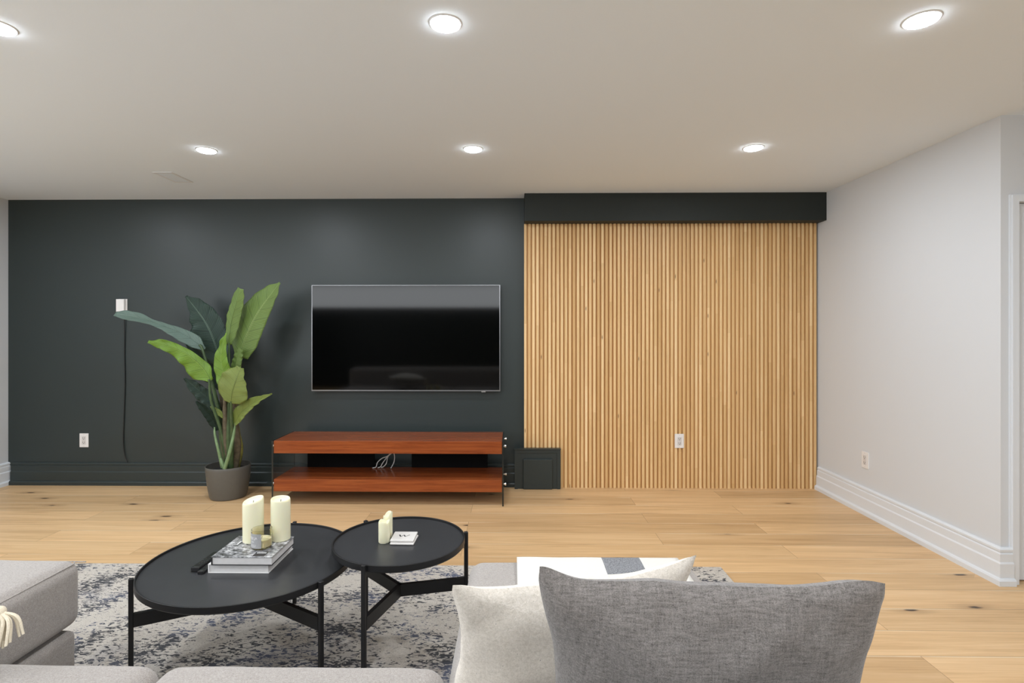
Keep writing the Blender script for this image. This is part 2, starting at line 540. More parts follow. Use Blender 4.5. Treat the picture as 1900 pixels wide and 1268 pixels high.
def prism_x(bm, prof, x0, x1):
    """extrude a (y,z) profile along X"""
    a = [bm.verts.new((x0, y, z)) for y, z in prof]
    c = [bm.verts.new((x1, y, z)) for y, z in prof]
    n = len(prof)
    for i in range(n):
        j = (i + 1) % n
        bm.faces.new((a[i], c[i], c[j], a[j]))
    bm.faces.new(a)
    bm.faces.new(c[::-1])

def prism_y(bm, prof, y0, y1):
    a = [bm.verts.new((x, y0, z)) for x, z in prof]
    c = [bm.verts.new((x, y1, z)) for x, z in prof]
    n = len(prof)
    for i in range(n):
        j = (i + 1) % n
        bm.faces.new((a[i], c[i], c[j], a[j]))
    bm.faces.new(a)
    bm.faces.new(c[::-1])
    
def fixn(bm):
    bmesh.ops.recalc_face_normals(bm, faces=list(bm.faces))
    return bm

def lathe(bm, prof, seg=48, cx=0, cy=0, cap0=True, cap1=True, mi=0, rfun=None, zfun=None):
    rings = []
    for k, (r, z) in enumerate(prof):
        ring = []
        for i in range(seg):
            a = 2 * PI * i / seg
            rr = r * (rfun(a, k) if rfun else 1)
            zz = z + (zfun(a, k) if zfun else 0)
            ring.append(bm.verts.new((cx + rr * math.cos(a), cy + rr * math.sin(a), zz)))
        rings.append(ring)
    for k in range(len(rings) - 1):
        for i in range(seg):
            j = (i + 1) % seg
            f = bm.faces.new((rings[k][i], rings[k][j], rings[k + 1][j], rings[k + 1][i]))
            f.material_index = mi
    if cap0:
        bm.faces.new(rings[0][::-1]).material_index = mi
    if cap1:
        bm.faces.new(rings[-1]).material_index = mi
    return rings

def catmull(pts, n=8):
    pts = [Vector(p) for p in pts]
    P = [pts[0] * 2 - pts[1]] + pts + [pts[-1] * 2 - pts[-2]]
    out = []
    for i in range(1, len(P) - 2):
        for k in range(n):
            t = k / n
            a, b_, c, d = P[i - 1], P[i], P[i + 1], P[i + 2]
            out.append(0.5 * ((2 * b_) + (c - a) * t + (2 * a - 5 * b_ + 4 * c - d) * t * t + (3 * b_ - a - 3 * c + d) * t ** 3))
    out.append(pts[-1])
    return out

def lerp_list(vals, t):
    x = t * (len(vals) - 1)
    i = min(int(x), len(vals) - 2)
    f = x - i
    f = f * f * (3 - 2 * f) if len(vals) > 3 else f
    return vals[i] * (1 - f) + vals[i + 1] * f

def tube(bm, pts, radii, seg=8, n=6, closed=False, squash=1.0):
    path = catmull(pts, n) if n > 1 else [Vector(p) for p in pts]
    if not hasattr(radii, '__len__'):
        radii = [radii, radii]
    rings = []
    up = Vector((0.13, 0.2, 1)).normalized()
    for i, p in enumerate(path):
        t = (path[min(i + 1, len(path) - 1)] - path[max(i - 1, 0)]).normalized()
        s = t.cross(up)
        if s.length < 0.05:
            s = t.cross(Vector((1, 0, 0)))
        s.normalize()
        u = s.cross(t).normalized()
        r = lerp_list(list(radii), i / (len(path) - 1))
        rings.append([bm.verts.new(p + s * (r * math.cos(2 * PI * k / seg)) + u * (r * squash * math.sin(2 * PI * k / seg))) for k in range(seg)])
    for i in range(len(rings) - 1):
        for k in range(seg):
            j = (k + 1) % seg
            bm.faces.new((rings[i][k], rings[i][j], rings[i + 1][j], rings[i + 1][k]))
    bm.faces.new(rings[0][::-1])
    bm.faces.new(rings[-1])
    return bm

def cyl(bm, p0, p1, r, seg=16):
    tube(bm, [p0, p1], [r, r], seg, 1)

def cushion(x0, x1, y0, y1, z0, z1, r=0.04, crown=0.012, side=0.008, cuts=14, lump=0.003, seed=0.0):
    """upholstered block with rounded edges, a crowned top and slightly bulging sides"""
    h = Vector(((x1 - x0) / 2, (y1 - y0) / 2, (z1 - z0) / 2))
    c = Vector(((x1 + x0) / 2, (y1 + y0) / 2, (z1 + z0) / 2))
    r = min(r, h.x * .95, h.y * .95, h.z * .95)
    def axis(hh):
        e = [hh - r + r * math.sin(PI / 2 * k / 5) * 1.0 for k in range(6)]
        e = [hh - r + r * k / 5 for k in range(6)]
        core = [(-1 + 2 * k / cuts) * (hh - r) for k in range(1, cuts)]
        return [-v for v in e[::-1]] + core + e
    ax = [axis(h.x), axis(h.y), axis(h.z)]
    bm = bmesh.new()
    cache = {}
    def vert(p):
        k = (round(p[0], 5), round(p[1], 5), round(p[2], 5))
        if k in cache:
            return cache[k]
        q = Vector([max(-(h[i] - r), min(h[i] - r, p[i])) for i in range(3)])
        d = Vector(p) - q
        pos = q + d.normalized() * r if d.length > 1e-7 else Vector(p)
        u, v, w = pos.x / h.x, pos.y / h.y, pos.z / h.z
        bulge = max(0, 1 - u * u) * max(0, 1 - v * v)
        if w > 0:
            pos.z += crown * (bulge ** 0.6) * w
        pos.x += side * max(0, 1 - v * v) * max(0, 1 - w * w) * (1 if u > 0 else -1) * abs(u)
        pos.y += side * max(0, 1 - u * u) * max(0, 1 - w * w) * (1 if v > 0 else -1) * abs(v)
        pos += Vector((0, 0, 1)) * lump * noise.noise(pos * 6 + Vector((seed, seed, 0)))
        bv = bm.verts.new(pos + c)
        cache[k] = bv
        return bv
    for a in range(3):
        b1, b2 = (a + 1) % 3, (a + 2) % 3
        for s in (-1, 1):
            for i in range(len(ax[b1]) - 1):
                for j in range(len(ax[b2]) - 1):
                    q = []
                    for (ii, jj) in ((i, j), (i + 1, j), (i + 1, j + 1), (i, j + 1)):
                        p = [0, 0, 0]
                        p[a] = s * h[a]
                        p[b1] = ax[b1][ii]
                        p[b2] = ax[b2][jj]
                        q.append(vert(p))
                    if s < 0:
                        q = q[::-1]
                    if len(set(q)) == 4:
                        try:
                            bm.faces.new(q)
                        except ValueError:
                            pass
    return bm

def pillow(name, TL, TR, down, height, thick, mat, label, pinch=0.06, seed=1.0, wrinkle=0.006, n=44, ears=(), xpinch=None):
    TL, TR, down = Vector(TL), Vector(TR), Vector(down).normalized()
    X = (TR - TL)
    w = X.length
    X.normalize()
    D = (down - X * down.dot(X)).normalized()
    Nn = X.cross(D).normalized()
    cen = (TL + TR) / 2 + D * height / 2
    bm = bmesh.new()
    grid = {}
    for side in (1, -1):
        for i in range(n + 1):
            for j in range(n + 1):
                u, v = -1 + 2 * i / n, -1 + 2 * j / n
                u = math.sin(u * PI / 2) * .5 + u * .5
                v = math.sin(v * PI / 2) * .5 + v * .5
                edge = i in (0, n) or j in (0, n)
                if side == -1 and edge:
                    grid[(side, i, j)] = grid[(1, i, j)]
                    continue
                x = u * w / 2 * (1 - (xpinch if xpinch is not None else pinch) * (1 - v * v) * u * u)
                y = v * height / 2 * (1 - pinch * (1 - u * u) * v * v)
                # rounded corner points
                rc = max(0, abs(u) + abs(v) - 1.90) / 0.10
                x *= 1 - 0.02 * rc
                y *= 1 - 0.02 * rc
                for uc, eh, sg in ears:
                    y -= eh * math.exp(-((u - uc) / sg) ** 2) * ((1 - v) / 2) ** 5
                t = thick / 2 * (max(0, (1 - u ** 2)) ** 0.62) * (max(0, (1 - v ** 2)) ** 0.62)
                cr = max(0, abs(u) + abs(v) - 1.45) / .55
                t += .005 * math.sin(min(1, cr) * PI) * (1 - abs(u) ** 30) * (1 - abs(v) ** 30)
                P = Vector((u * 2.2 + seed, v * 2.2, side * 0.7 + seed))
                t += wrinkle * noise.noise(P * 1.4) * (1 - max(abs(u), abs(v)) ** 6)
                rr = abs(math.sin(9 * math.atan2(v, u + 1e-4) + 3 * noise.noise(P)))
                t += wrinkle * 0.55 * (rr - .5) * max(abs(u), abs(v)) ** 2 * (1 - max(abs(u), abs(v)) ** 8)
                e = 0.006 * noise.noise(Vector((u * 3, v * 3, seed * 2)))
                grid[(side, i, j)] = bm.verts.new(X * (x + e) + D * (y + e) + Nn * (side * max(t, 0.0035 if not edge else 0)))
        for i in range(n):
            for j in range(n):
                q = [grid[(side, i, j)], grid[(side, i + 1, j)], grid[(side, i + 1, j + 1)], grid[(side, i, j + 1)]]
                bm.faces.new(q if side > 0 else q[::-1])
    for v in bm.verts:
        v.co += cen
    fixn(bm)
    o = obj(name, bm, mat, None, True)
    tag(o, label, 'pillow')
    return o, cen, X, D, Nn

def text_bm(s, size, extr, mtx):
    cu = bpy.data.curves.new('t', 'FONT')
    cu.body = s
    cu.size = size
    cu.extrude = extr
    cu.align_x = 'CENTER'
    cu.align_y = 'CENTER'
    to = bpy.data.objects.new('t', cu)
    COL.objects.link(to)
    bpy.context.view_layer.update()
    dg = bpy.context.evaluated_depsgraph_get()
    me = bpy.data.meshes.new_from_object(to.evaluated_get(dg))
    bm = bmesh.new()
    bm.from_mesh(me)
    bm.transform(mtx)
    bpy.data.objects.remove(to)
    bpy.data.curves.remove(cu)
    bpy.data.meshes.remove(me)
    return bm

# ------------------------------------------------------------------ the room
T = 0.12
structure(obj('floor', bbox(-5.45 - T, XOUT + T, YF - T, YB + T, -0.10, 0.0), M['floor']))
structure(obj('ceiling', bbox(-5.45 - T, XOUT + T, YF - T, YB + T, ZC, ZC + 0.10), M['ceiling']))
structure(obj('wall_back', bbox(XL - T, XR + T, YB, YB + T, 0, ZC), M['green']))

structure(obj('wall_right', bbox(XR, XR + T, YRET + T, YB, 0, ZC), M['wall_white']))
# return wall with the door opening
DX0, DX1, DZ = 2.578, 3.39, 1.955
bm = bmesh.new()
for q in ((XR, DX0, YRET, YRET + T, 0, ZC), (DX1, XOUT, YRET, YRET + T, 0, ZC), (DX0, DX1, YRET, YRET + T, DZ, ZC)):
    box(bm, *q)
structure(obj('wall_return', bm, M['wall_white']))
def wall_with_added_window(wname, n, xa, xb, y0, y1, z0, z1, yw0, yw1, parts, xin):  # the glowing panes are added, unseen fill for walls and ceiling
    bm = bmesh.new()
    for q in ((xa, xb, y0, yw0, 0, ZC), (xa, xb, yw1, y1, 0, ZC), (xa, xb, yw0, yw1, 0, z0), (xa, xb, yw0, yw1, z1, ZC)):
        if q[5] > q[4] and q[3] > q[2]:
            box(bm, *q)
    structure(obj(wname, bm, M['wall_white']))
    xm = (xa + xb) / 2
    bm = bmesh.new()
    f = .045
    for q in ((yw0, yw1, z0, z0 + f), (yw0, yw1, z1 - f, z1), (yw0, yw0 + f, z0 + f, z1 - f), (yw1 - f, yw1, z0 + f, z1 - f)):
        box(bm, xm - .04, xm + .04, *q)
    for k in range(1, parts):
        y = yw0 + (yw1 - yw0) * k / parts
        box(bm, xm - .035, xm + .035, y - f / 2, y + f / 2, z0 + f, z1 - f)
    w = structure(obj('window_%d' % n, bm, M['trim_white']))
    for k in range(parts):
        a = yw0 + (yw1 - yw0) * k / parts + (f if k == 0 else f / 2)
        b_ = yw0 + (yw1 - yw0) * (k + 1) / parts - (f if k == parts - 1 else f / 2)
        obj('pane', bbox(xm - .004, xm + .004, a, b_, z0 + f, z1 - f), M['daylight_side'] if n == 3 else M['daylight_bay'], w)
wall_with_added_window('wall_outer', 2, XOUT, XOUT + T, YF, YRET + T, .04, 2.15, -2.6, 1.5, 3, XOUT)
AY, AX = -1.95, -5.45  # unseen alcove, added so the screen reflects the whole glowing band
wall_with_added_window('wall_left', 3, XL - T, XL, AY, YB, .75, 2.15, -1.6, 1.9, 3, XL)
structure(obj('wall_alcove', bbox(AX, XL - T, AY, AY + T, 0, ZC), M['wall_white']))
structure(obj('wall_alcove_left', bbox(AX - T, AX, YF - T, AY + T, 0, ZC), M['wall_white']))
# rear wall, dark for the screen reflection, with an added glowing band
WX0, WX1, WZ0, WZ1 = -5.10, 0.55, 1.80, 2.36
bm = bmesh.new()
for q in ((AX, WX0, YF - T, YF, 0, ZC), (WX1, XOUT + T, YF - T, YF, 0, ZC), (WX0, WX1, YF - T, YF, 0, WZ0), (WX0, WX1, YF - T, YF, WZ1, ZC)):
    box(bm, *q)
structure(obj('wall_rear', bm, M['green']))
bm = bmesh.new()
for q in ((WX0, WX1, YF - .07, YF + .01, WZ0, WZ0 + .03), (WX0, WX1, YF - .07, YF + .01, WZ1 - .03, WZ1), (WX0, WX0 + .03, YF - .07, YF + .01, WZ0 + .03, WZ1 - .03), (WX1 - .03, WX1, YF - .07, YF + .01, WZ0 + .03, WZ1 - .03)):
    box(bm, *q)
win = structure(obj('window_1', bm, M['trim_white']))  # unseen band, added for frontal fill and the screen's pale reflection
obj('pane', bbox(WX0 + .03, WX1 - .03, YF - .05, YF - .045, WZ0 + .03, WZ1 - .03), M['daylight'], win)

# baseboards: (offset from wall, z)
BP = [(0, 0), (.040, 0), (.040, .026), (.034, .034), (.026, .037), (.026, .108), (.020, .116), (.020, .155), (.0145, .160), (.0145, .165), (.018, .168), (.018, .178), (.010, .186), (0, .186)]
bm = bmesh.new()
prism_x(bm, [(YB - o_, z) for o_, z in BP], XL + .04, 0.012)
structure(obj('baseboard_back', fixn(bm), M['green']))
bm = bmesh.new()
prism_y(bm, [(XL + o_, z) for o_, z in BP], AY, YB)
structure(obj('baseboard_left', fixn(bm), M['trim_white']))
def mitred(path, side, prof):
    """sweep the baseboard profile along a floor path; side = left/right of travel"""
    bm = bmesh.new()
    P = [Vector((x, y, 0)) for x, y in path]
    rings = []
    for i, p in enumerate(P):
        def nrm(a, b_):
            d = (b_ - a).normalized()
            return Vector((-d.y, d.x, 0)) * side
        if i == 0:
            m_ = nrm(P[0], P[1])
        elif i == len(P) - 1:
            m_ = nrm(P[-2], P[-1])
        else:
            n1, n2 = nrm(P[i - 1], p), nrm(p, P[i + 1])
            m_ = (n1 + n2).normalized()
            m_ = m_ / m_.dot(n1)
        rings.append([bm.verts.new(p + m_ * o_ + Vector((0, 0, z))) for o_, z in prof])
    n = len(prof)
    for i in range(len(rings) - 1):
        for k in range(n):
            j = (k + 1) % n
            bm.faces.new((rings[i][k], rings[i][j], rings[i + 1][j], rings[i + 1][k]))
    bm.faces.new(rings[0])
    bm.faces.new(rings[-1][::-1])
    return fixn(bm)
structure(obj('baseboard_right', mitred([(XR, 4.50), (XR, YRET), (DX0 - .032, YRET)], -1, BP), M['trim_white']))

# door in the return wall
cas = bmesh.new()
CW = .032
prof = [(0, 0), (.012, 0), (.018, .006), (.018, CW)]
for (x0, x1, z0, z1) in ((DX0 - CW, DX0, 0, DZ + CW), (DX1, DX1 + CW, 0, DZ + CW), (DX0, DX1, DZ, DZ + CW)):
    box(cas, x0, x1, YRET - .018, YRET + .002, z0, z1)
box(cas, DX0 - CW - .006, DX0 - CW, YRET - .010, YRET + .002, 0, DZ + CW + .006)
box(cas, DX0 - CW, DX1 + CW, YRET - .010, YRET + .002, DZ + CW, DZ + CW + .006)
structure(obj('trim_2', cas, M['trim_white']))
dbm = bmesh.new()
box(dbm, DX0 + .003, DX1 - .003, YRET + .022, YRET + .06, .008, DZ - .003)
dr = structure(obj('door_1', dbm, M['trim_white']))
pb = bmesh.new()
for (z0, z1) in ((.22, .86), (1.0, 1.82)):
    box(pb, DX0 + .12, DX1 - .12, YRET + .014, YRET + .022, z0, z1)
obj('door_panel', pb, M['trim_white'], dr)
hb = bmesh.new()
lathe(hb, [(.026, 0), (.026, .006), (.010, .010), (.010, .035), (.024, .045), (.026, .058), (.018, .068)], 20)
hb.transform(Matrix.Translation((DX1 - .07, YRET + .022, .96)) @ Matrix.Rotation(PI / 2, 4, 'X'))
obj('door_handle', hb, M['chrome'], dr, True)

# bulkhead over the slatted panel
structure(obj('trim_1', bbox(0.0915, XR - .001, 4.395, YB, 2.176, ZC, 0.0015, 1), M['black_green']))

# slatted oak panel
SW, SY0, SY1 = 0.0200, 4.512, 4.528
sp = thing('slatted_wall_panel', 'vertical natural oak slat panel on the back wall under the dark bulkhead', 'wall panel', (1.28, SY1, 0))
def child(name, bm, mat, parent, smooth=False):
    """part built in room coordinates, parented to a thing standing elsewhere"""
    inv = (Matrix.Translation(parent.location) @ Matrix.Rotation(parent.rotation_euler.z, 4, 'Z')).inverted()
    bm.transform(inv)
    return obj(name, bm, mat, parent, smooth)
NS = 72
smats = bmesh.new()
for k in range(NS):
    x0 = SX0 + k * PERIOD
    z0 = 0.326 if x0 < 0.392 else 0.0
    box(smats, x0, x0 + SW, SY0, SY1, z0, 2.176)
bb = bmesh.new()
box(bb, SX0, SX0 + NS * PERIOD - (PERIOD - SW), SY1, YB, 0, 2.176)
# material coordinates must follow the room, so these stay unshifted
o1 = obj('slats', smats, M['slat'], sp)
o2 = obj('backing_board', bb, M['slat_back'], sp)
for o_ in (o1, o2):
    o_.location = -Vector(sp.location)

# painted access cover low at the seam
ac = thing('access_cover', 'dark green painted square cover with stepped frame at foot of slat panel', 'access cover', (0.2, 4.46, 0))
bm = bmesh.new()
X0, X1, Zt = 0.013, 0.386, 0.324
box(bm, X0, X1, 4.478, 4.510, 0, Zt)
box(bm, X0, .0885, 4.510, YB, 0, Zt)
for q in ((X0, X0 + .026, 4.470, 4.478, 0, Zt - .0), (X1 - .026, X1, 4.470, 4.478, 0, Zt), (X0 + .026, X1 - .026, 4.470, 4.478, Zt - .026, Zt)):
    box(bm, *q)
child('frame', bm, M['green'], ac)
bm = bmesh.new()
box(bm, X0 - .004, X1 + .004, 4.462, 4.5105, Zt, Zt + .007)
child('cap', bm, M['green'], ac)
child('cover_plate', bbox(.083, .320, 4.458, 4.478, .002, .246, .003, 1), M['green'], ac)

# ------------------------------------------------------------------ ceiling lights
def downlight(x, y, label):
    t = thing('recessed_downlight', label, 'ceiling light', (x, y, ZC), 0, 'recessed ceiling downlights')
    bm = bmesh.new()
    lathe(bm, [(.0530, -.0037), (.058, -.003), (.061, 0.0)], 40, cap0=False, cap1=False)
    obj('trim_ring', bm, M['trim_white'], t, True)
    bm = bmesh.new()
    lathe(bm, [(.0540, -.0036), (.0530, -.0065), (.047, -.0095), (.036, -.0115), (.02, -.0128), (.002, -.013)], 40, cap0=True, cap1=True)
    obj('lens', fixn(bm), M['lens'], t, True)
    ld = bpy.data.lights.new('led', 'AREA')
    ld.shape = 'DISK'
    ld.size = 0.10
    ld.energy = LAMP_W
    ld.color = LAMP_COL
    ld.spread = math.radians(180)
    lo = bpy.data.objects.new('led', ld)
    COL.objects.link(lo)
    lo.parent = t
    lo.location = (0, 0, -.016)
    return t
LX = (-3.53, -1.875, -0.243, 1.450)
LY = (3.32, 1.962, 0.60, -0.76, -2.12)
names = {
    (1, 0): 'round lit ceiling downlight above the potted plant, beside the vent',
    (2, 0): 'round lit ceiling downlight in the far row, between plant side and slat panel',
    (3, 0): 'round lit ceiling downlight in front of the slat panel',
    (2, 1): 'large lit ceiling downlight at top centre of the photo',
    (3, 1): 'large lit ceiling downlight near the top right, toward the white wall',
    (1, 1): 'lit ceiling downlight cut by the left edge of the photo',
}
for j, y in enumerate(LY):
    for i, x in enumerate(LX):
        lab = names.get((i, j), 'lit ceiling downlight outside the view, column %s and row %s of the ceiling grid' % (('far left', 'left', 'middle', 'right')[i], ('far', 'second', 'overhead', 'rear', 'last')[j]))
        downlight(x, y, lab)
downlight(3.25, -1.2, 'lit ceiling downlight at the rear of the side bay')

# ceiling vent
vt = thing('ceiling_vent', 'white rectangular louvred vent on the ceiling near the left', 'vent', (-2.445, 3.905, ZC))
bm = bmesh.new()
for q in ((-.068, -.052, -.130, .130, -.003, 0), (.052, .068, -.130, .130, -.003, 0), (-.052, .052, -.130, -.112, -.003, 0), (-.052, .052, .112, .130, -.003, 0)):
    box(bm, *q)
obj('vent_frame', bm, M['trim_white'], vt)
bm = bmesh.new()
for k in range(9):
    x = -.046 + k * .0115
    vs, fs = box(bm, x - .0051, x + .0051, -.112, .112, -.0030, -.0018)
    bmesh.ops.rotate(bm, verts=vs, cent=(x, 0, -.003), matrix=Matrix.Rotation(.05, 3, 'Y'))
obj('louvre', bm, M['ceiling'], vt)
obj('damper_plate', bbox(-.052, .052, -.112, .112, -.0012, 0), M['plastic_shade'], vt)

# ------------------------------------------------------------------ wall devices
def outlet(loc, rz, label, slots=True, rocker=False):
    t = thing('wall_outlet' if not rocker else 'wall_outlet', label, 'outlet', loc, rz)
    obj('faceplate', bbox(-.0375, .0375, -.006, 0, -.058, .058, .0025, 2), M['plastic_white'], t)
    obj('receptacle', bbox(-.0165, .0165, -.0085, -.006, -.034, .034, .001, 1), M['plastic_shade'], t)
    bm = bmesh.new()
    for cz in (-.018, .018):
        box(bm, -.0085, -.006, -.0092, -.0084, cz - .002, cz + .006)
        box(bm, .006, .0085, -.0092, -.0084, cz - .002, cz + .006)
        box(bm, -.0025, .0025, -.0092, -.0084, cz - .011, cz - .006)
    obj('slot', bm, M['slot'], t)
    for cz in (-.048, .048):
        bm = bmesh.new()
        cyl(bm, (0, -.0072, cz), (0, -.0058, cz), .003, 10)
        obj('screw', bm, M['plastic_shade'], t)
    return t
outlet((-3.612, YB, .372), 0, 'white outlet low on the dark green wall left of the plant')
outlet((1.364, SY0, .390), 0, 'white outlet on the oak slat panel')
outlet((XR, 3.914, .378), -PI / 2, 'white outlet on the white right wall above the baseboard')

pa = thing('plug_in_adapter', 'small white plug-in box on the dark green wall behind the leaf tip', 'adapter', (-3.285, YB, 1.50))
obj('faceplate', bbox(-.034, .040, -.006, 0, -.060, .062, .002, 2), M['plastic_white'], pa)
obj('adapter_body', bbox(-.038, .030, -.030, -.006, -.055, .060, .005, 3), M['plastic_white'], pa)
bm = bmesh.new()
tube(bm, [(-3.262, 4.53, 1.46), (-3.262, 4.547, 1.38), (-3.266, 4.553, 1.1), (-3.263, 4.553, .85), (-3.272, 4.553, .55), (-3.276, 4.552, .36), (-3.262, 4.549, .25), (-3.235, 4.542, .19)], .0042, 8, 8)
tag(obj('adapter_cord', bm, M['cord_black'], None, True), 'thin dark cord hanging from the white plug-in box down to the baseboard', 'cord')

# ------------------------------------------------------------------ television
tvx0, tvx1, tvz0, tvz1 = -1.666, -.106, .796, 1.672
tv = thing('television', 'large wall-mounted flat television, switched off, above the cherry stand', 'television', ((tvx0 + tvx1) / 2, 4.5, (tvz0 + tvz1) / 2))
hw, hh = (tvx1 - tvx0) / 2, (tvz1 - tvz0) / 2
bm = bmesh.new()
e = .006
for q in ((-hw, hw, 0, .030, -hh, -hh + .010), (-hw, hw, 0, .030, hh - .004, hh), (-hw, -hw + e, 0, .030, -hh + .01, hh - .004), (hw - e, hw, 0, .030, -hh + .01, hh - .004)):
    box(bm, *q)
obj('bezel', bm, M['silver'], tv)
obj('screen', bbox(-hw + e, hw - e, .0015, .02, -hh + .010, hh - .004), M['screen'], tv)
obj('back_housing', bbox(-hw + .01, hw - .01, .02, .045, -hh + .01, hh - .01, .004, 1), M['black'], tv)
obj('wall_bracket', bbox(-.3, .3, .045, .0595, -.2, .2), M['black_metal'], tv)
obj('logo_badge', bbox(hw - .155, hw - .12, -.003, .008, -hh - .008, -hh + .001, .001, 1), M['chrome'], tv)

# ------------------------------------------------------------------ tv stand
st = thing('tv_stand', 'low two-tier cherry wood media stand with clear glass sides under the television', 'tv stand', (-.93, 4.22, 0))
child('shelf', bbox(-1.775, -.082, 4.033, 4.412, .385, .478, .0025, 2), M['cherry'], st)
child('shelf', bbox(-1.775, -.082, 4.033, 4.412, .103, .193, .0025, 2), M['cherry'], st)
def glass_panel(x0, x1):
    bm = bmesh.new()
    vs, fs = box(bm, x0, x1, 4.028, 4.432, 0.0, .478)
    for f in fs:
        f.normal_update()
        if abs(f.normal.x) < .5:
            f.material_index = 1
    return bm
child('glass_side', glass_panel(-1.788, -1.777), [M['glass'], M['glass_edge']], st)
child('glass_side', glass_panel(-.080, -.069), [M['glass'], M['glass_edge']], st)
for x, s in ((-1.788, -1), (-.069, 1)):
    for y in (4.085, 4.365):
        for z in (.433, .150):
            bm = bmesh.new()
            cyl(bm, (x, y, z), (x + s * .007, y, z), .0065, 14)
            cyl(bm, (x + s * .007, y, z), (x + s * .018, y, z), .011, 16)
            child('bolt', bm, M['chrome'], st, False)
child('back_panel', bbox(-1.66, -1.118, 4.396, 4.410, .193, .385), M['black_board'], st)
child('back_panel', bbox(-.817, -.205, 4.396, 4.410, .193, .385), M['black_board'], st)
cb = thing('cable_bundle', 'tangle of thin white cables hanging to the lower shelf of the cherry stand', 'cable', (-.99, 4.46, .3))
for pts in ([(-.955, 4.372, .375), (-.975, 4.372, .325), (-1.005, 4.370, .290), (-1.050, 4.368, .272), (-1.085, 4.366, .240), (-1.097, 4.364, .204), (-1.125, 4.360, .1968)],
            [(-.945, 4.376, .375), (-.970, 4.378, .318), (-1.010, 4.376, .280), (-1.045, 4.374, .235), (-1.062, 4.370, .204), (-1.085, 4.368, .1968)],
            [(-.962, 4.384, .375), (-.985, 4.384, .315), (-1.008, 4.384, .275), (-1.018, 4.382, .230), (-1.040, 4.380, .203), (-1.060, 4.378, .1968)],
            [(-.975, 4.368, .375), (-.960, 4.366, .330), (-.948, 4.364, .290), (-.952, 4.360, .245), (-.975, 4.356, .1972)]):
    bm = bmesh.new()
    tube(bm, pts, .0036, 8, 6)
    child('cable', bm, M['cord_white'], cb, True)

# ------------------------------------------------------------------ potted plant
PX, PY = -2.222, 4.24
pl = thing('potted_banana_plant', 'tall artificial banana plant with broad leaves in a taupe pot, left of the stand', 'plant', (PX, PY, 0))
bm = bmesh.new()
lathe(bm, [(.10, 0), (.128, .004), (.134, .018), (.146, .09), (.156, .16), (.161, .225), (.162, .248), (.160, .251), (.156, .248), (.154, .215), (.15, .20)], 64, PX, PY, True, False)
child('pot', fixn(bm), M['pot'], pl, True)
bm = bmesh.new()
lathe(bm, [(.153, .205), (.12, .212), (.06, .222), (.005, .226)], 40, PX, PY, False, True, zfun=lambda a, k: .006 * noise.noise(Vector((math.cos(a) * 3 * k, math.sin(a) * 3 * k, k))))
child('soil', bm, M['soil'], pl, True)
TH = math.radians(.8)
def W(px, py, y):
    """point of the photographed plant -> room coordinates at depth y"""
    u = (px - 937.8) / FPX
    v = -(py - 614) / FPX
    d = (u * math.cos(TH) - math.sin(TH), u * math.sin(TH) + math.cos(TH), v)
    t = y / d[1]
    return Vector((d[0] * t, y, 1.295 + v * t))
PM = 4.2 / FPX
def stem(pts, r, mat, name='stalk'):
    bm = bmesh.new()
    tube(bm, [W(*p) for p in pts], [x * PM for x in r], 10, 7)
    return child(name, bm, M[mat], pl, True)
def leaf(pts, wl, wr, mat, face=(0, -1, .25), fold=.25, wave=.006, freq=7, roll=(0, 0), seed=0.0, nseg=40):
    """pts: midrib base->tip (px,py,depth); wl/wr half widths in the same measure"""
    path = catmull([W(*p) for p in pts], 10)
    L_ = [0]
    for a, b_ in zip(path, path[1:]):
        L_.append(L_[-1] + (b_ - a).length)
    bm = bmesh.new()
    uvl = bm.loops.layers.uv.new('UVMap')
    rows = []
    nu = 7
    for i in range(nseg + 1):
        t = i / nseg
        d = t * L_[-1]
        k = max(0, min(len(path) - 2, next((q for q in range(len(L_) - 1) if L_[q + 1] >= d), len(path) - 2)))
        f = (d - L_[k]) / max(1e-9, L_[k + 1] - L_[k])
        p = path[k].lerp(path[k + 1], min(1, f))
        tan = (path[min(k + 2, len(path) - 1)] - path[max(k - 1, 0)]).normalized()
        Nf = Vector(face).normalized()
        Nf = (Nf - tan * Nf.dot(tan)).normalized()
        r = roll[0] * (1 - t) + roll[1] * t
        Nf = Matrix.Rotation(r, 3, tan) @ Nf
        S = tan.cross(Nf).normalized()
        row = []
        for j in range(-nu, nu + 1):
            q = j / nu
            w = lerp_list(wl if q < 0 else wr, t) * PM
            a = abs(q)
            wob = wave * a * a * (math.sin(freq * 2 * t * PI + seed + (1.7 if q < 0 else 0)) + .6 * math.sin(freq * 4.7 * t + seed * 3))
            fo = fold * (1 - .3 * a)
            pos = p + S * (w * q * math.cos(fo)) + Nf * (w * a * math.sin(fo) + wob)
            pos += tan * (a * w * .12)
            row.append((bm.verts.new(pos), t, .5 + .5 * q))
        rows.append(row)
    for i in range(nseg):
        for j in range(2 * nu):
            q = [rows[i][j], rows[i][j + 1], rows[i + 1][j + 1], rows[i + 1][j]]
            f = bm.faces.new([x[0] for x in q])
            for lp, x in zip(f.loops, q):
                lp[uvl].uv = (x[1], x[2])
    o = child('leaf', bm, M[mat], pl, True)
    md = o.modifiers.new('thickness', 'SOLIDIFY')
    md.thickness = 0.0014
    rb = bmesh.new()
    tube(rb, [p + Vector(face).normalized() * -.001 for p in path[::4] + [path[-1]]], [.0032, .0024, .0008], 6, 3)
    inv = Matrix.Translation(pl.location).inverted()
    rb.transform(inv)
    r_ = obj('midrib', rb, M[mat], o, True)
    return o
